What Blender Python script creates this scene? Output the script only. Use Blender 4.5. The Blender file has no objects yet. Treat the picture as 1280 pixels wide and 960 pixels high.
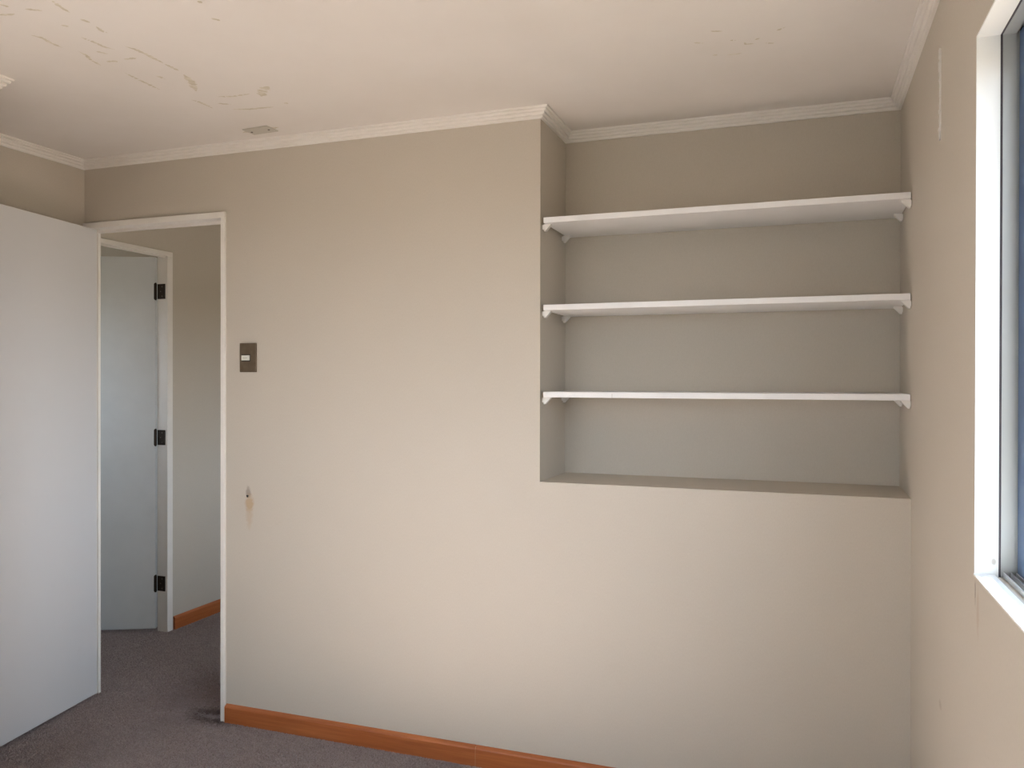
import bpy, bmesh, math, random
import numpy as np
from mathutils import Matrix, Vector
random.seed(7); rng = np.random.default_rng(7)
S = bpy.context.scene
C = S.collection

# ---------------------------------------------------------------- camera
F_PX, YAW, PITCH, ROLL = 1014.2872, 0.3452, -0.0040, 0.0018
cd = bpy.data.cameras.new('camera'); cam = bpy.data.objects.new('camera', cd); C.objects.link(cam)
fw = Vector((-math.sin(YAW)*math.cos(PITCH), math.cos(YAW)*math.cos(PITCH), math.sin(PITCH)))
r0 = Vector((math.cos(YAW), math.sin(YAW), 0)); u0 = r0.cross(fw)
r2 = r0*math.cos(ROLL)+u0*math.sin(ROLL); u2 = -r0*math.sin(ROLL)+u0*math.cos(ROLL)
M = Matrix((( r2.x, u2.x, -fw.x, -0.3045), (r2.y, u2.y, -fw.y, -2.6951), (r2.z, u2.z, -fw.z, 1.3806), (0, 0, 0, 1)))
cam.matrix_world = M
cd.sensor_width = 36.0; cd.lens = 36.0*F_PX/1280.0; cd.clip_start = 0.02
S.camera = cam

# ---------------------------------------------------------------- sky (daylight) and exposure
SKY = 6.6
w = bpy.data.worlds.new('world'); S.world = w; w.use_nodes = True
nt = w.node_tree; nt.nodes.clear()
out = nt.nodes.new('ShaderNodeOutputWorld'); bg = nt.nodes.new('ShaderNodeBackground')
tc = nt.nodes.new('ShaderNodeTexCoord'); sep = nt.nodes.new('ShaderNodeSeparateXYZ')
mr = nt.nodes.new('ShaderNodeMapRange'); mr.inputs[1].default_value = -1; mr.inputs[2].default_value = 1
cr = nt.nodes.new('ShaderNodeValToRGB')
els = [(0.0, (.33, .27, .20)), (.47, (.36, .30, .23)), (.505, (.91, .95, 1.03)), (.62, (.81, .91, 1.06)), (1.0, (.54, .73, 1.05))]
cr.color_ramp.elements[0].position = els[0][0]; cr.color_ramp.elements[0].color = (*els[0][1], 1)
cr.color_ramp.elements[1].position = els[-1][0]; cr.color_ramp.elements[1].color = (*els[-1][1], 1)
for p, c in els[1:-1]:
    e = cr.color_ramp.elements.new(p); e.color = (*c, 1)
bg.inputs[1].default_value = SKY
nt.links.new(tc.outputs['Generated'], sep.inputs[0]); nt.links.new(sep.outputs[2], mr.inputs[0])
nt.links.new(mr.outputs[0], cr.inputs[0]); nt.links.new(cr.outputs[0], bg.inputs[0]); nt.links.new(bg.outputs[0], out.inputs[0])

S.view_settings.view_transform = 'Standard'; S.view_settings.look = 'None'
S.view_settings.gamma = 1.0; S.view_settings.use_curve_mapping = False
S.view_settings.exposure = 0.32

# low sun slanting in through the window onto the carpet out of view
SUN_E = 104.0
sl = bpy.data.lights.new('sun', 'SUN'); sl.energy = SUN_E; sl.angle = math.radians(.6); sl.color = (1.0, .94, .86)
so = bpy.data.objects.new('sun', sl); C.objects.link(so); so.location = (3, -3, 5)
so.rotation_euler = Vector((-1.0, .26, -1.0)).to_track_quat('-Z', 'Y').to_euler()

# daylight portal in the window opening (samples the sky, adds no light of its own)
def portal(name, loc, w_, h_, rz):
    l_ = bpy.data.lights.new(name, 'AREA'); l_.shape = 'RECTANGLE'; l_.size = w_; l_.size_y = h_; l_.cycles.is_portal = True
    o = bpy.data.objects.new(name, l_); C.objects.link(o); o.location = loc; o.rotation_euler = (math.radians(90), 0, math.radians(rz))
portal('window_daylight', (.150, -1.76, 1.52), 1.62, 1.03, 90)        # each faces into the house
portal('hall_daylight', (-1.295, 1.30, 1.25), 1.12, 1.12, 90)
portal('front_daylight', (-1.80, -4.03, 1.475), 1.42, 1.17, 180)
portal('far_room_side_daylight', (-4.86, 1.25, 1.55), .92, 1.12, -90)
portal('far_room_daylight', (-4.375, -.11, 1.525), .57, .77, 180)

# ---------------------------------------------------------------- helpers
def obj(name, bm, mat, parent=None, kind=None, smooth=False):
    me = bpy.data.meshes.new(name); bm.normal_update(); bm.to_mesh(me); bm.free()
    if smooth:
        for p in me.polygons: p.use_smooth = True
    me.materials.append(mat)
    o = bpy.data.objects.new(name, me); C.objects.link(o)
    if parent: o.parent = parent
    if kind: o['kind'] = kind
    return o
def box(bm, x0, x1, y0, y1, z0, z1, bev=0):
    vs = [bm.verts.new((x, y, z)) for x in (x0, x1) for y in (y0, y1) for z in (z0, z1)]
    fs = [(0,1,3,2), (4,6,7,5), (0,4,5,1), (2,3,7,6), (0,2,6,4), (1,5,7,3)]
    ff = [bm.faces.new([vs[i] for i in f]) for f in fs]
    if bev:
        es = list({e for f in ff for e in f.edges})
        bmesh.ops.bevel(bm, geom=es, offset=bev, segments=2, profile=.5, affect='EDGES')
def boxes(name, L, mat, parent=None, kind=None, bev=0):
    bm = bmesh.new()
    for b in L: box(bm, *b, bev=bev)
    return obj(name, bm, mat, parent, kind)
def prism(bm, prof, a, b, axis):
    """profile of (u, z) pairs extruded from a to b along axis 'x' or 'y'"""
    def P(u, z, t): return (t, u, z) if axis == 'x' else (u, t, z)
    A = [bm.verts.new(P(u, z, a)) for u, z in prof]; B = [bm.verts.new(P(u, z, b)) for u, z in prof]
    n = len(prof)
    for i in range(n): bm.faces.new((A[i], A[(i+1) % n], B[(i+1) % n], B[i]))
    bm.faces.new(A[::-1]); bm.faces.new(B)
    bmesh.ops.recalc_face_normals(bm, faces=bm.faces)
def cyl(bm, c, r, h, axis='z', seg=16):
    R = {'z': Matrix.Identity(4), 'x': Matrix.Rotation(math.pi/2, 4, 'Y'), 'y': Matrix.Rotation(math.pi/2, 4, 'X')}[axis]
    bmesh.ops.create_cone(bm, cap_ends=True, segments=seg, radius1=r, radius2=r, depth=h, matrix=Matrix.Translation(c) @ R)
def empty(name, loc, kind=None, label=None, cat=None, group=None):
    o = bpy.data.objects.new(name, None); C.objects.link(o); o.location = loc; o.empty_display_size = .05
    if kind: o['kind'] = kind
    if label: o['label'] = label; o['category'] = cat
    if group: o['group'] = group
    return o
def under(o, root):   # parent while keeping world coordinates of the mesh
    o.parent = root; o.matrix_parent_inverse = Matrix.Translation(-Vector(root.location)) if root.rotation_euler.z == 0 else \
        (Matrix.Translation(root.location) @ Matrix.Rotation(root.rotation_euler.z, 4, 'Z')).inverted()
    return o

# ---------------------------------------------------------------- materials
def mat(name, col, rough=.6, metal=0., spec=.5):
    m = bpy.data.materials.new(name); m.use_nodes = True
    b = m.node_tree.nodes['Principled BSDF']
    b.inputs['Base Color'].default_value = (*col, 1); b.inputs['Roughness'].default_value = rough
    b.inputs['Metallic'].default_value = metal; b.inputs['Specular IOR Level'].default_value = spec
    return m
class N:
    def __init__(s, m): s.t = m.node_tree; s.b = s.t.nodes['Principled BSDF']; s.tc = s.t.nodes.new('ShaderNodeTexCoord')
    def n(s, k, **kw):
        x = s.t.nodes.new(k)
        for a, v in kw.items(): setattr(x, a, v)
        return x
    def l(s, a, b): s.t.links.new(a, b)
    def noise(s, scale, detail=4, rough=.6, stretch=(1, 1, 1), loc=(0, 0, 0)):
        mp = s.n('ShaderNodeMapping'); mp.inputs['Scale'].default_value = stretch; mp.inputs['Location'].default_value = loc
        s.l(s.tc.outputs['Object'], mp.inputs[0]); x = s.n('ShaderNodeTexNoise')
        x.inputs['Scale'].default_value = scale; x.inputs['Detail'].default_value = detail; x.inputs['Roughness'].default_value = rough
        s.l(mp.outputs[0], x.inputs['Vector']); return x.outputs['Fac']
    def ramp(s, f, p0, c0, p1, c1):
        r = s.n('ShaderNodeValToRGB'); e = r.color_ramp.elements
        e[0].position = p0; e[1].position = p1
        e[0].color = (*c0, 1) if len(c0) == 3 else c0; e[1].color = (*c1, 1); s.l(f, r.inputs[0]); return r.outputs[0]
    def math(s, op, a, b=None):
        x = s.n('ShaderNodeMath', operation=op)
        for i, v in enumerate((a, b)):
            if v is None: continue
            if isinstance(v, (int, float)): x.inputs[i].default_value = v
            else: s.l(v, x.inputs[i])
        return x.outputs[0]
    def mix(s, f, a, b):
        x = s.n('ShaderNodeMix', data_type='RGBA')
        if isinstance(f, (int, float)): x.inputs[0].default_value = f
        else: s.l(f, x.inputs[0])
        for i, v in ((6, a), (7, b)):
            if isinstance(v, tuple): x.inputs[i].default_value = (*v, 1)
            else: s.l(v, x.inputs[i])
        return x.outputs[2]
    def blob(s, c, rad, soft=.35):
        """soft ellipsoid mask around c in object space, ragged edge"""
        mp = s.n('ShaderNodeMapping', vector_type='POINT')
        mp.inputs['Scale'].default_value = tuple(1/r for r in rad); mp.inputs['Location'].default_value = tuple(-a/r for a, r in zip(c, rad))
        s.l(s.tc.outputs['Object'], mp.inputs[0]); ln = s.n('ShaderNodeVectorMath', operation='LENGTH'); s.l(mp.outputs[0], ln.inputs[0])
        nz = s.noise(60, 4); v = s.math('ADD', ln.outputs['Value'], s.math('MULTIPLY', s.math('SUBTRACT', nz, .5), 1.4))
        r = s.n('ShaderNodeMapRange'); r.inputs[1].default_value = 1+soft; r.inputs[2].default_value = 1-soft; s.l(v, r.inputs[0])
        return r.outputs[0]
    def bump(s, f, strength=.2, dist=.001):
        x = s.n('ShaderNodeBump'); x.inputs['Strength'].default_value = strength; x.inputs['Distance'].default_value = dist
        s.l(f, x.inputs['Height']); s.l(x.outputs[0], s.b.inputs['Normal'])

WP_A, WP_B = (.550, .497, .420), (.595, .542, .464)
def wallpaper(name, stains=()):
    m = mat(name, WP_A, .62, spec=.35); g = N(m)
    f1 = g.noise(420, 2, .6, (1, 1, .30)); f2 = g.noise(3.0, 3, .5)
    c = g.ramp(f1, .25, WP_A, .75, WP_B)
    c = g.mix(g.math('MULTIPLY', f2, .25), c, tuple(x*.93 for x in WP_A))
    for cen, rad, col, k in stains:
        c = g.mix(g.math('MULTIPLY', g.blob(cen, rad), k), c, col)
    g.l(c, g.b.inputs['Base Color']); g.bump(g.noise(320, 3, .7, (1, 1, .35)), .10, .0005)
    return m
M_wall = wallpaper('wallpaper')
M_wall_back = wallpaper('wallpaper_stained', [
    ((-2.388, 0, .890), (.020, .05, .030), (.46, .29, .13), .62),
    ((-2.388, 0, .845), (.014, .05, .048), (.50, .36, .22), .45),
    ((-2.394, 0, .932), (.012, .05, .020), (.20, .14, .10), .55)])
M_wall_right = wallpaper('wallpaper_window_side', [
    ((0, -.966, .985), (.05, .0035, .022), (.16, .10, .06), .8),
    ((0, -.99, .95), (.05, .010, .040), (.47, .36, .27), .5),
    ((0, -.56, .62), (.05, .018, .010), (.40, .33, .26), .5)])
M_ceil = mat('ceiling_paint', (.78, .74, .69), .75, spec=.25); g = N(M_ceil)
g.l(g.ramp(g.noise(2.2, 5, .6), .3, (.76, .715, .66), .7, (.80, .76, .71)), g.b.inputs['Base Color']); g.bump(g.noise(180, 2), .08, .0005)
M_flake = mat('old_glue_stain', (.60, .55, .43), .8, spec=.2); g = N(M_flake)
g.l(g.ramp(g.noise(45, 4), .35, (.60, .54, .42), .7, (.74, .69, .59)), g.b.inputs['Base Color'])
M_trim = mat('trim_paint', (.84, .80, .74), .42); g = N(M_trim)
g.l(g.ramp(g.noise(6, 4), .3, (.81, .77, .71), .7, (.86, .83, .78)), g.b.inputs['Base Color'])
M_white = mat('window_paint', (.86, .86, .84), .4); g = N(M_white)
g.l(g.mix(g.math('MULTIPLY', g.blob((.030, -.966, 1.045), (.004, .01, .006)), .7), (.86, .86, .84), (.35, .30, .26)), g.b.inputs['Base Color'])
M_door = mat('door_paint', (.60, .61, .60), .42); g = N(M_door)
c = g.mix(g.math('MULTIPLY', g.ramp(g.noise(14, 6, .7), .62, (0, 0, 0), .80, (1, 1, 1)), .10), (.66, .66, .665), (.42, .42, .42))
g.l(c, g.b.inputs['Base Color']); g.bump(g.noise(25, 3, .5, (1, 1, .2)), .05, .001)
M_door2 = mat('hall_door_paint', (.70, .72, .72), .45); g = N(M_door2)
g.l(g.ramp(g.noise(8, 5), .3, (.68, .70, .70), .7, (.72, .74, .74)), g.b.inputs['Base Color'])
M_shelf = mat('shelf_paint', (.84, .84, .84), .4); g = N(M_shelf)
g.l(g.ramp(g.noise(9, 4), .3, (.82, .815, .805), .7, (.86, .855, .85)), g.b.inputs['Base Color'])
M_bracket = mat('bracket_paint', (.84, .82, .78), .45)
M_bracket_dull = mat('chipped_edge', (.42, .40, .36), .6)
M_end_shade = mat('shelf_end_shadow', (.20, .13, .07), .8)
M_sill = M_wall_back
def wood(name):
    m = mat(name, (.48, .16, .05), .38); g = N(m)
    f = g.noise(22, 6, .65, (.12, .12, 3)); f2 = g.noise(2.5, 3)
    c = g.ramp(f, .32, (.33, .095, .028), .68, (.52, .175, .055))
    c = g.mix(g.math('MULTIPLY', f2, .5), c, (.40, .10, .025))
    g.l(c, g.b.inputs['Base Color']); g.bump(f, .1, .0006); return m
M_wood = wood('varnished_wood')
M_seam = mat('filled_joint', (.55, .30, .16), .7)
M_bronze = mat('aged_bronze', (.030, .018, .011), .45, .5)
M_plate = mat('bronze_switch_plate', (.155, .115, .075), .38, .35); g = N(M_plate)
g.l(g.ramp(g.noise(40, 4), .3, (.13, .095, .060), .7, (.18, .135, .09)), g.b.inputs['Base Color'])
M_rocker = mat('ivory_rocker', (.80, .80, .72), .35); M_rmark = mat('rocker_mark', (.58, .58, .50), .5)
M_cover = mat('cover_plate_paint', (.55, .51, .43), .6); M_screw = mat('dull_screw', (.16, .13, .10), .5, .4)
M_alu = mat('anodised_aluminium', (.40, .41, .40), .42, .2); M_track = mat('dull_track', (.17, .175, .18), .5, .3); M_rail = mat('bare_aluminium', (.60, .62, .65), .35, .5)
M_sash = mat('blue_grey_sash', (.075, .125, .23), .45, .1); M_gap = mat('sealant_shadow_gap', (.07, .06, .07), .8)
M_ext = mat('exterior_render', (.55, .53, .50), .8)
M_hole = mat('punched_hole', (.012, .010, .009), .9)
# tinted window pane
M_glass = bpy.data.materials.new('window_glass'); M_glass.use_nodes = True
t = M_glass.node_tree; t.nodes.clear(); o_ = t.nodes.new('ShaderNodeOutputMaterial'); mx = t.nodes.new('ShaderNodeMixShader')
tr = t.nodes.new('ShaderNodeBsdfTransparent'); tr.inputs[0].default_value = (.93, .96, .97, 1); gl = t.nodes.new('ShaderNodeBsdfGlossy'); gl.inputs['Roughness'].default_value = .01
fr = t.nodes.new('ShaderNodeFresnel'); 
ge = t.nodes.new('ShaderNodeNewGeometry'); mi = t.nodes.new('ShaderNodeMapRange'); mi.inputs[3].default_value = 1.5; mi.inputs[4].default_value = 1/1.5
t.links.new(ge.outputs['Backfacing'], mi.inputs[0]); t.links.new(mi.outputs[0], fr.inputs[0])      # thin pane: no total reflection on the way out
t.links.new(fr.outputs[0], mx.inputs[0]); t.links.new(tr.outputs[0], mx.inputs[1]); t.links.new(gl.outputs[0], mx.inputs[2]); t.links.new(mx.outputs[0], o_.inputs[0])
# carpet
def carpet(name, k=1.):
    m = mat(name, (.13, .105, .10), .95, spec=.1); g = N(m)
    f = g.noise(420, 2, .8); f2 = g.noise(26, 5, .75); f3 = g.noise(3.2, 4)
    c = g.ramp(f, .34, (.180*k, .142*k, .132*k), .66, (.450*k, .375*k, .350*k))
    c = g.mix(g.ramp(f2, .40, (0, 0, 0), .66, (.38, .38, .38)), c, (.160*k, .122*k, .116*k))
    c = g.mix(g.ramp(g.noise(170, 2, .7), .42, (0, 0, 0), .60, (.45, .45, .45)), c, (.44*k, .38*k, .36*k))
    c = g.mix(g.math('MULTIPLY', f3, .35), c, (.210*k, .160*k, .138*k))
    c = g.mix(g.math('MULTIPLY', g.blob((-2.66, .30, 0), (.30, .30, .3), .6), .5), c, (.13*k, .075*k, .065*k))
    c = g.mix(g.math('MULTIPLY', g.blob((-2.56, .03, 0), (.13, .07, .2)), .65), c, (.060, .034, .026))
    g.l(c, g.b.inputs['Base Color']); g.bump(f, .6, .004); return m
M_carpet = carpet('carpet_backing'); M_pile = carpet('carpet_pile', 1.5)

# ---------------------------------------------------------------- room shell
H, W, D, XL, ZN = 2.33, 1.17, .3172, -3.2526, 1.028
YF, XC, YC = -3.9, -2.69, -.845           # wall behind the viewer, closet face, closet corner
DX0, DX1, DZ = -3.2526, -2.502, 2.058      # doorway cut in the far wall
T = .064
floor = boxes('floor', [(-4.9, .16, -4.05, 2.1, -.10, 0)], M_carpet, kind='structure')
ceiling = boxes('ceiling', [(-4.9, .16, -4.05, 2.1, H, H+.12)], M_ceil, kind='structure')
wb = boxes('wall_back', [(DX0, DX1, 0, T, DZ, H), (DX1, -W, 0, T, 0, H),
        (-W, 0, 0, D+.08, 0, ZN), (-W-T, -W, T, D+.08, 0, H), (-W, 0, D, D+.08, ZN, H)], M_wall_back, kind='structure')
boxes('wall_left', [(-3.45, XL, YC, T, 0, H)], M_wall, kind='structure')
boxes('wall_closet', [(-3.45, XC, YF, YC, 0, H)], M_wall, kind='structure')
FX0, FX1, FZ0, FZ1 = -2.50, -1.10, .90, 2.05
boxes('wall_front', [(-3.45, FX0, YF-.12, YF, 0, H), (FX1, .14, YF-.12, YF, 0, H), (FX0, FX1, YF-.12, YF, 0, FZ0), (FX0, FX1, YF-.12, YF, FZ1, H)], M_wall, kind='structure')
WY0, WY1, WZ0, WZ1, LB = -.966, -2.56, 1.020, 2.0254, .004
wr = boxes('wall_right', [(0, .14, WY0+LB, D+.08, 0, H), (0, .14, YF, WY1-LB, 0, H),
        (0, .14, WY1-LB, WY0+LB, 0, WZ0-LB), (0, .14, WY1-LB, WY0+LB, WZ1+LB, H)], M_wall_right, kind='structure')
# hallway behind the doorway, with the opening of its own door
HX, HO0, HO1, HZ = -3.585, .15, .855, 2.070
boxes('wall_hallway', [(HX-.055, HX, HO1, 1.98, 0, H), (HX-.055, HX, T, HO0, 0, H), (HX-.055, HX, HO0, HO1, HZ, H)], M_wall, kind='structure')
boxes('wall_hallway_near', [(HX-.055, -3.45, 0, T, 0, H)], M_wall, kind='structure')
boxes('wall_hallway_end', [(-4.8, -1.30, 1.98, 2.08, 0, H), (-1.40, -1.30, T+.33, 1.98, 0, .70), (-1.40, -1.30, T+.33, .75, .70, H), (-1.40, -1.30, 1.85, 1.98, .70, H), (-1.40, -1.30, .75, 1.85, 1.80, H), (-1.40, -W-T, T+.25, T+.33, 0, H)], M_wall, kind='structure')
boxes('wall_far_room', [(-4.85, -4.75, -.10, .80, 0, H), (-4.85, -4.75, 1.70, 1.98, 0, H), (-4.85, -4.75, .80, 1.70, 0, 1.0), (-4.85, -4.75, .80, 1.70, 2.1, H), (-4.75, -4.65, -.10, 0, 0, H), (-4.10, HX-.055, -.10, 0, 0, H), (-4.65, -4.10, -.10, 0, 0, 1.15), (-4.65, -4.10, -.10, 0, 1.90, H)], M_wall, kind='structure')

# small hole in the stained paper
bm = bmesh.new()
pts = [(-2.3975+.0050*math.cos(a)*(1+.25*math.sin(3*a)), .917+.0062*math.sin(a)*(1+.2*math.cos(2*a))) for a in np.linspace(0, 2*math.pi, 12, endpoint=False)]
prism(bm, [(0, 0)]*0 or [(x, z) for x, z in pts], -.0006, .002, 'y')
h = obj('punched_hole', bm, M_hole, wb)
# peeling filler strip on the window wall
bm = bmesh.new(); z = 1.955; prev = None
ys = -.527
L1, L2 = [], []
while z < 2.172:
    L1.append((ys-.010-random.random()*.005, z)); L2.append((ys+.001+random.random()*.004, z)); z += .006
prof = L1 + L2[::-1]
A = [bm.verts.new((-.0020-.0030*random.random(), y, z)) for y, z in prof]; B = [bm.verts.new((.001, y, z)) for y, z in prof]
n = len(prof); m_ = len(L1)
for i in range(m_-1): bm.faces.new((A[i], A[i+1], A[n-2-i], A[n-1-i]))
for i in range(n): bm.faces.new((A[i], B[i], B[(i+1) % n], A[(i+1) % n]))
bmesh.ops.recalc_face_normals(bm, faces=bm.faces)
cr_ = obj('peeling_seam', bm, mat('seam_filler', (.70, .68, .64), .7), wr)

# ---------------------------------------------------------------- cornice with mitred corners
PTS = [(XL, YC), (XL, 0), (-W, 0), (-W, D), (0, D), (0, YF), (XC, YF), (XC, YC)]
PROF = [(0, 0), (0, -.0365), (.0085, -.0365), (.0110, -.0345), (.0115, -.0290), (.0105, -.0265), (.0170, -.0260), (.0195, -.0235), (.0200, -.0180),
        (.0190, -.0160), (.0255, -.0155), (.0280, -.0130), (.0285, -.0085), (.0275, -.0065), (.0330, -.0060), (.0345, -.0040), (.0345, 0)]
def nrm(a, b):
    d = Vector((b[0]-a[0], b[1]-a[1])).normalized(); return Vector((d.y, -d.x))
for i in range(len(PTS)):
    a, b = PTS[i], PTS[(i+1) % 8]; pa, nb = PTS[i-1], PTS[(i+2) % 8]
    n0, n1, n2 = nrm(pa, a), nrm(a, b), nrm(b, nb)
    bm = bmesh.new()
    A = [bm.verts.new((a[0]+(n0.x+n1.x)*o, a[1]+(n0.y+n1.y)*o, H+z)) for o, z in PROF]
    B = [bm.verts.new((b[0]+(n1.x+n2.x)*o, b[1]+(n1.y+n2.y)*o, H+z)) for o, z in PROF]
    for k in range(len(PROF)): 
        k2 = (k+1) % len(PROF); bm.faces.new((A[k], A[k2], B[k2], B[k]))
    bmesh.ops.recalc_face_normals(bm, faces=bm.faces)
    bm.faces.new(A); bm.faces.new(B); bmesh.ops.recalc_face_normals(bm, faces=bm.faces)
    obj('trim_%d' % (i+1), bm, M_trim, kind='structure')

# ---------------------------------------------------------------- baseboards (varnished wood boards, butt joints)
def bb_prof(s=1): return [(0, 0), (-.015*s, 0), (-.015*s, .062), (-.0125*s, .0665), (-.006*s, .0715), (-.002*s, .0735), (0, .0735)]
base = empty('baseboard_back', (-1.3, 0, 0), 'structure')
for a, b in ((-2.497, -1.4062), (-1.4046, -.0155)):
    bm = bmesh.new(); prism(bm, bb_prof(), a, b, 'x'); under(obj('board', bm, M_wood), base)
under(boxes('joint_filler', [(-1.4062, -1.4046, -.0142, 0, 0, .070)], M_seam), base)
bm = bmesh.new(); prism(bm, bb_prof(), YF+.0, -.0, 'y'); obj('baseboard_right', bm, M_wood, kind='structure')
bm = bmesh.new(); prism(bm, [(HX-u, z) for u, z in bb_prof()], .893, 1.98, 'y'); obj('baseboard_hallway', bm, M_wood, kind='structure')

# ---------------------------------------------------------------- doorway frame + open door (room side)
t9 = empty('door_1', (-3.2286, -.003, 0), 'structure')
FR = boxes('door_frame', [
    (DX0+.001, -3.2286, -.009, .064, 0, DZ-.022), (-2.5225, DX1, -.009, .064, 0, DZ-.022),
    (DX0+.001, DX1, -.009, .064, DZ-.022, DZ+.003)], M_trim, bev=.0018)
under(FR, t9)
ST = boxes('door_stop', [(-3.2286, -3.2240, .046, .060, 0, DZ-.032), (-2.5320, -2.5225, .042, .060, 0, DZ-.032), (-3.2286, -2.5225, .042, .060, DZ-.032, DZ-.022)], M_trim)
under(ST, t9)
ANG = math.atan2(.524, -.089)  # direction from free end to hinge, in plan
dirv = Vector((.1675, -.9859)); nv = Vector((.9859, .1675))       # along the leaf (to the viewer) and its visible face normal
A0 = Vector((-3.1990, .0165))
def leaf_bm(a0, d, nn, length, thick, z0, z1, bev=.002):
    bm = bmesh.new(); box(bm, 0, length, -thick, 0, z0, z1, bev)
    M3 = Matrix(((d.x, nn.x, 0, a0.x), (d.y, nn.y, 0, a0.y), (0, 0, 1, 0), (0, 0, 0, 1)))
    bmesh.ops.transform(bm, matrix=M3, verts=bm.verts); bmesh.ops.recalc_face_normals(bm, faces=bm.faces); return bm
lf = obj('door_leaf', leaf_bm(A0, dirv, nv, .685, .028, .016, 2.034), M_door); under(lf, t9)
for zc in (.28, 1.05, 1.82):
    bm = bmesh.new(); cyl(bm, (-3.2330, -.0145, zc), .0055, .085, 'z', 12)
    under(obj('hinge', bm, M_bronze), t9)

# unseen white closet doors, added to bounce light onto the right wall
t3 = empty('added_door_3', (XC, -2.4, 0), 'structure')
for k in range(4):
    y0 = YC-.06-k*.745
    under(boxes('bounce_panel', [(XC, XC+.018, y0-.738, y0, .02, 2.10)], M_shelf, bev=.002), t3)
under(boxes('bounce_panel_frame', [(XC, XC+.022, YC-.055, YC-.015, 0, 2.14), (XC, XC+.022, YF, YC-.055, 2.105, 2.14)], M_trim), t3)

# ---------------------------------------------------------------- hallway door, ajar into the far room
t2 = empty('door_2', (HX-.055, .835, 0), 'structure')
FR2 = boxes('door_frame', [
    (HX-.060, HX+.009, .840, .880, 0, 2.058), (HX-.060, HX+.009, .135, .165, 0, 2.058),
    (HX-.060, HX+.009, .135, .880, 2.058, 2.083)], M_trim, bev=.002); under(FR2, t2)
under(boxes('door_stop', [(HX-.020, HX-.004, .165, .172, 0, 2.050), (HX-.020, HX-.004, .165, .840, 2.050, 2.058)], M_trim), t2)
d2 = Vector((-.898, -.440)).normalized(); n2_ = Vector((.440, -.898)).normalized()
lf2 = obj('door_leaf', leaf_bm(Vector((-3.645, .826)), d2, n2_, .68, .034, .018, 2.054, .0025), M_door2); under(lf2, t2)
for zc in (.265, 1.066, 1.866):
    hg = boxes('hinge', [(HX-.058, HX-.006, .8375, .8401, zc-.041, zc+.041)], M_bronze)
    under(hg, t2)
    bm = bmesh.new(); cyl(bm, (HX-.0640, .8290, zc), .0080, .084, 'z', 14)
    for k in (-1, 1):
        bmesh.ops.create_uvsphere(bm, u_segments=10, v_segments=6, radius=.0066, matrix=Matrix.Translation((HX-.0640, .8290, zc+k*.043)))
    kn = obj('knuckle', bm, M_bronze, hg, smooth=False); kn.matrix_parent_inverse = hg.matrix_parent_inverse.inverted() @ hg.matrix_parent_inverse
    bm = bmesh.new()
    for k in (-.026, 0, .026): cyl(bm, (HX-.026-.010*(k == 0), .8371, zc+k), .0032, .0016, 'y', 10)
    obj('screw', bm, M_screw, hg)

# ---------------------------------------------------------------- window
w1 = empty('window_1', (.02, (WY0+WY1)/2, WZ0), 'structure')
X1 = .038
under(boxes('window_jamb', [(-.0012, X1, WY0, WY0+LB, WZ0-LB, WZ1+LB)], M_white), w1)
under(boxes('window_jamb', [(-.0012, X1, WY1-LB, WY1, WZ0-LB, WZ1+LB)], M_white), w1)
under(boxes('window_head', [(-.0012, X1, WY1, WY0, WZ1, WZ1+LB)], M_white), w1)
under(boxes('window_sill', [(-.0030, X1-.006, WY1, WY0, WZ0-LB, WZ0)], M_white), w1)
def ring(name, x0, x1, y0, y1, z0, z1, t_, m, bev=0):
    """rectangular frame, y0>y1"""
    return under(boxes(name, [(x0, x1, y0-t_, y0, z0, z1), (x0, x1, y1, y1+t_, z0, z1), (x0, x1, y1+t_, y0-t_, z0, z0+t_), (x0, x1, y1+t_, y0-t_, z1-t_, z1)], m, bev=bev), w1)
ring('seal', X1, .0420, WY0+.004, WY1-.004, WZ0-.012, WZ1+.004, .003, M_gap)
under(boxes('window_frame', [(.0420, .0640, WY0-.001, WY0+LB, WZ0-.012, WZ1+LB), (.0420, .0640, WY1-LB, WY1+.001, WZ0-.012, WZ1+LB),
    (.0420, .0640, WY1, WY0, WZ1-.001, WZ1+LB), (.0640, .1250, WY0+.003, WY0+LB, WZ0-.012, WZ1+LB), (.0640, .1250, WY1-LB, WY1-.003, WZ0-.012, WZ1+LB),
    (.0640, .1250, WY1, WY0, WZ1+.004, WZ1+LB)], M_alu), w1)
under(boxes('window_track', [(.0320, .1250, WY1, WY0, WZ0-.012, WZ0-.008)], M_track), w1)
for xr in (.0455, .0575, .0665, .0900):
    rl = under(boxes('rail', [(xr, xr+.0022, WY1, WY0, WZ0-.008, WZ0+.006)], M_rail), w1)
YM = (WY0+WY1)/2
for x0, ya, yb in ((.0690, WY0+.002, YM-.02), (.0930, YM+.02, WY1-.002)):
    sh = ring('sash', x0, x0+.020, ya, yb, WZ0-.001, WZ1+.003, .050, M_sash, .0012)
    pn = boxes('pane', [(x0+.008, x0+.012, yb+.049, ya-.049, WZ0+.048, WZ1-.046)], M_glass); pn.parent = sh

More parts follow.
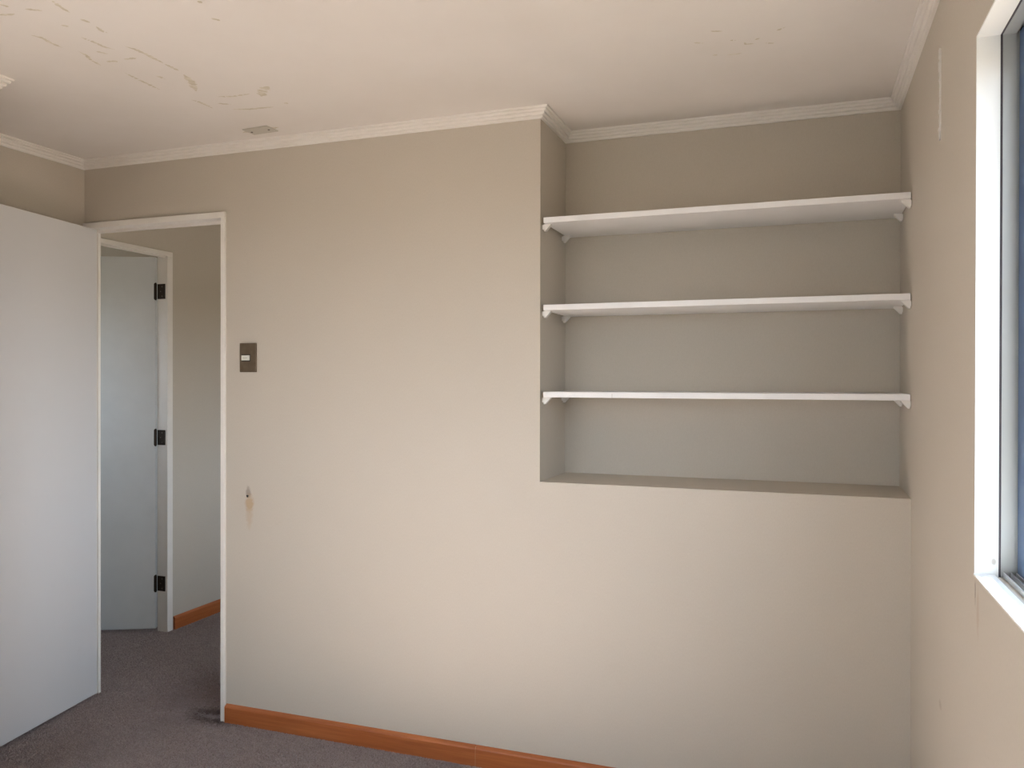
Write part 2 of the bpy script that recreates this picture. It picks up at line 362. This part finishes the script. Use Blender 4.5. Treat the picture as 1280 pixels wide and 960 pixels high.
def plain_window(name, axis, c, a0, a1, z0, z1):
    root = empty(name, (c, (a0+a1)/2, z0) if axis == 'x' else ((a0+a1)/2, c, z0), 'structure')
    am = (a0+a1)/2
    def B(a, b, u, v, d): return (c-d, c+d, a, b, u, v) if axis == 'x' else (a, b, c-d, c+d, u, v)
    under(boxes('window_frame', [B(a0, a0+.04, z0, z1, .025), B(a1-.04, a1, z0, z1, .025), B(a0+.04, a1-.04, z0, z0+.04, .025), B(a0+.04, a1-.04, z1-.04, z1, .025),
        B(am-.018, am+.018, z0+.04, z1-.04, .022)], M_alu), root)
    for p, q in ((a0+.04, am-.018), (am+.018, a1-.04)):
        under(boxes('pane', [B(p-.001, q+.001, z0+.039, z1-.039, .002)], M_glass), root)
plain_window('added_window_2', 'x', -1.35, .75, 1.85, .70, 1.80)       # unseen window, added to light the hallway
plain_window('added_window_3', 'y', YF-.06, FX0, FX1, FZ0, FZ1)        # unseen window, added behind the viewer for more daylight
plain_window('added_window_4', 'y', -.05, -4.65, -4.10, 1.15, 1.90)          # unseen, added in the room beyond the hallway to light its door leaf

plain_window('added_window_5', 'x', -4.80, .80, 1.70, 1.0, 2.1)  # unseen window, added to brighten the far room above the leaf

# ---------------------------------------------------------------- shelves in the alcove
SX0, SX1, SY0, SY1 = -1.1590, -.0035, .0005, D-.0015
labels = ['top white shelf board in the wall alcove, nearest the ceiling',
          'middle white shelf board in the wall alcove, between two others',
          'lowest white shelf board in the alcove, with a small nick in its front edge']
for lab, zt in zip(labels, (1.9495, 1.6455, 1.3425)):
    root = empty('wall_shelf', ((SX0+SX1)/2, SY1, zt-.0195), None, lab, 'shelf', 'white shelves in the wall alcove')
    bm = bmesh.new(); box(bm, SX0, SX1, SY0, SY1, zt-.0195, zt, .0012)
    bd = under(obj('board', bm, M_shelf), root)
    under(boxes('end_shadow_strip', [(SX0-.0020, SX0, SY0+.002, SY1, zt-.0185, zt-.001)], M_end_shade), root)  # dark strip paints the shadow line between shelf end and wall
    if zt < 1.4:
        nk = boxes('edge_joint', [(-.9150, -.9140, SY0-.0003, SY0+.004, zt-.0195, zt-.006)], M_bracket_dull); under(nk, root)
    zb = zt-.0196
    for side, x0 in ((1, -W), (-1, 0)):
        for y0 in ((.020, .262) if side > 0 else (.012, .232)):
            bm = bmesh.new()
            s = side
            prof = [(x0+s*.0005, zb), (x0+s*.0250, zb), (x0+s*.0250, zb-.0040), (x0+s*.0055, zb-.0245), (x0+s*.0005, zb-.0245)]
            if side > 0 or True:
                prof = [(u+s*(.006 if s > 0 else .002), z) for u, z in prof]      # on a small packing block
                A_ = [(x0, zb-.002), (x0+s*(.0065 if s > 0 else .0025), zb-.002), (x0+s*(.0065 if s > 0 else .0025), zb-.018), (x0, zb-.018)]
                prism(bm, A_, y0+.004, y0+.016, 'y')
            prism(bm, prof, y0, y0+.020, 'y')
            under(obj('bracket', bm, M_bracket), root)

# ---------------------------------------------------------------- light switch
sw = empty('light_switch', (-2.3905, 0, 1.470), None, 'brown rectangular light switch plate with small white rocker, right of the doorway', 'light switch')
bm = bmesh.new(); box(bm, -2.4300, -2.3515, -.0080, 0, 1.4130, 1.5290, .0022); under(obj('plate', bm, M_plate), sw)
under(boxes('rocker_surround', [(-2.4190, -2.3770, -.0088, -.0078, 1.4560, 1.4840)], mat('dark_surround', (.035, .028, .02), .5)), sw)
bm = bmesh.new(); box(bm, -2.4180, -2.3800, -.0125, -.0080, 1.4600, 1.4800, .0012); rk = under(obj('rocker', bm, M_rocker), sw)
mk = boxes('rocker_mark', [(-2.4110, -2.3890, -.0129, -.0124, 1.4680, 1.4712)], M_rmark); under(mk, sw)

# ---------------------------------------------------------------- blank cover plate on the ceiling
cp = empty('ceiling_cover_plate', (-2.2750, -.100, H), None, 'small beige blank cover plate with two screws on ceiling above the doorway', 'cover plate')
CPR = Matrix.Translation((-2.245, -.122, H)) @ Matrix.Rotation(math.radians(-3), 4, 'Z')
bm = bmesh.new(); box(bm, -.058, .058, -.034, .034, -.0045, 0, .0018); bmesh.ops.transform(bm, matrix=CPR, verts=bm.verts)
under(obj('plate', bm, M_cover), cp)
for sx in (-.040, .040):
    bm = bmesh.new(); cyl(bm, (sx, 0, -.0052), .0042, .0024, 'z', 14); bmesh.ops.transform(bm, matrix=CPR, verts=bm.verts)
    under(obj('screw', bm, M_screw), cp)
bm = bmesh.new()
for sx in (-1, 1):    # torn paint around the plate's corners
    vs = [bm.verts.new(CPR @ Vector((sx*a, b, -.0006))) for a, b in ((.058, -.012), (.076, -.004), (.088, .002), (.072, .006), (.058, .014))]
    bm.faces.new(vs)
obj('paint_tear', bm, M_flake, ceiling)

# ---------------------------------------------------------------- ragged old marks on the ceiling
STR = [
[(-2.309,-1.038),(-2.297,-1.016),(-2.303,-.98),(-2.3,-.946)], [(-2.077,-1.173),(-2.086,-1.141),(-2.092,-1.106)], [(-2.098,-1.069),(-2.091,-1.043)],
[(-2.095,-1.02),(-2.104,-.991),(-2.098,-.98)], [(-2.19,-.982),(-2.184,-.95),(-2.182,-.908),(-2.169,-.885)], [(-2.278,-.91),(-2.28,-.882),(-2.297,-.849),(-2.303,-.807)],
[(-2.264,-.825),(-2.226,-.816)], [(-2.2,-.822),(-2.159,-.816)], [(-2.124,-.893),(-2.111,-.86),(-2.111,-.813),(-2.111,-.759)], [(-2.112,-.753),(-2.111,-.696)],
[(-2.28,-.739),(-2.283,-.701),(-2.286,-.652),(-2.287,-.587)], [(-2.208,-.686),(-2.201,-.656)], [(-2.12,-.665),(-2.138,-.611),(-2.186,-.534)],
[(-2.258,-.476),(-2.247,-.446),(-2.248,-.382)], [(-2.199,-.416),(-2.161,-.392)], [(-2.154,-.47),(-2.105,-.455),(-2.034,-.456)], [(-2.014,-.423),(-1.972,-.47),(-1.935,-.493)],
[(-2.191,-.348),(-2.132,-.33),(-2.039,-.322)], [(-1.984,-.34),(-1.965,-.339)], [(-1.769,-.957),(-1.757,-.937)], [(-1.735,-1.048),(-1.732,-1.034)], [(-2.177,-1.058),(-2.164,-1.045)],
[(-2.221,-1.199),(-2.21,-1.183)], [(-2.184,-1.159),(-2.149,-1.138)], [(-2.276,-1.156),(-2.233,-1.148)], [(-2.23,-.893),(-2.214,-.868)],
[(-.545,-.439),(-.515,-.428)], [(-.501,-.36),(-.485,-.356)], [(-.465,-.334),(-.46,-.318),(-.439,-.316)], [(-.436,-.341),(-.422,-.348)], [(-.599,-.379),(-.573,-.366)],
[(-.409,-.308),(-.385,-.299)], [(-.377,-.382),(-.353,-.399)], [(-.558,-.269),(-.535,-.269)], [(-.517,-.259),(-.476,-.257)]]
WID = {8: .0085, 12: .015, 16: .022, 17: .008}
bm = bmesh.new()
for si, st in enumerate(STR):
    P = [Vector(p) for p in st]; Q = []
    for a, b in zip(P, P[1:]):
        n = max(2, int((b-a).length/.004))
        Q += [a.lerp(b, k/n) for k in range(n)]
    Q.append(P[-1]); wd = WID.get(si, .0072 if si < 26 else .0048)
    L_, R_ = [], []
    for k, q in enumerate(Q):
        d = (Q[min(k+1, len(Q)-1)]-Q[max(k-1, 0)]).normalized(); n = Vector((-d.y, d.x))
        tt = k/(len(Q)-1); e = min(1, 4*tt+.15, 4*(1-tt)+.15)
        a_ = wd*e*(.35+.65*random.random()); b_ = wd*e*(.35+.65*random.random())
        L_.append(bm.verts.new((*(q+n*a_), H-.0004))); R_.append(bm.verts.new((*(q-n*b_), H-.0004)))
    for k in range(len(Q)-1):
        if random.random() < .05: continue
        bm.faces.new((L_[k], L_[k+1], R_[k+1], R_[k]))
fl = obj('paint_flake', bm, M_flake, ceiling, kind='stuff')

# ---------------------------------------------------------------- carpet pile: short fibres, where the floor can be seen closely
def pile(name, x0, x1, y0, y1, n, hgt, parent):
    x = rng.uniform(x0, x1, n); y = rng.uniform(y0, y1, n); a = rng.uniform(0, 2*math.pi, n)
    wd = rng.uniform(.0010, .0022, n); hh = rng.uniform(.5, 1, n)*hgt; lx = rng.normal(0, .0022, n); ly = rng.normal(0, .0022, n)
    v = np.zeros((n, 3, 3))
    v[:, 0, 0] = x-wd*np.cos(a); v[:, 0, 1] = y-wd*np.sin(a); v[:, 1, 0] = x+wd*np.cos(a); v[:, 1, 1] = y+wd*np.sin(a)
    v[:, 2, 0] = x+lx; v[:, 2, 1] = y+ly; v[:, 2, 2] = hh
    me = bpy.data.meshes.new(name); me.vertices.add(3*n); me.vertices.foreach_set('co', v.reshape(-1))
    me.loops.add(3*n); me.loops.foreach_set('vertex_index', np.arange(3*n, dtype=np.int32))
    me.polygons.add(n); me.polygons.foreach_set('loop_start', np.arange(0, 3*n, 3, dtype=np.int32))
    me.update(calc_edges=True); me.materials.append(M_pile)
    o = bpy.data.objects.new(name, me); C.objects.link(o); o.parent = parent; o['kind'] = 'stuff'; return o
pile('carpet_pile', -3.22, -1.0, -.75, .0, 260000, .0055, floor)
pile('carpet_pile', -4.3, -2.3, .0, 1.6, 400000, .0055, floor)
# frayed carpet threads at the foot of the doorway
bm = bmesh.new()
for k in range(70):
    x = -2.53-abs(random.gauss(0, .07)); y = .004+random.gauss(0, .007); a = random.uniform(-.6, .6)+(math.pi if random.random() < .5 else 0)
    ln = random.uniform(.012, .035); z0 = .004; pr_ = None; r = .0007
    for s_ in range(5):
        t_ = s_/4; p = Vector((x+math.cos(a)*ln*t_, y+math.sin(a)*ln*t_+.004*math.sin(t_*5), z0+.006*math.sin(t_*math.pi)))
        q = [bm.verts.new(p+Vector((0, r, 0))), bm.verts.new(p+Vector((0, -r, r))), bm.verts.new(p+Vector((0, -r, -r)))]
        if pr_:
            for i in range(3): bm.faces.new((pr_[i], pr_[(i+1) % 3], q[(i+1) % 3], q[i]))
        pr_ = q
obj('frayed_thread', bm, mat('carpet_thread', (.30, .24, .23), .9), floor, kind='stuff')
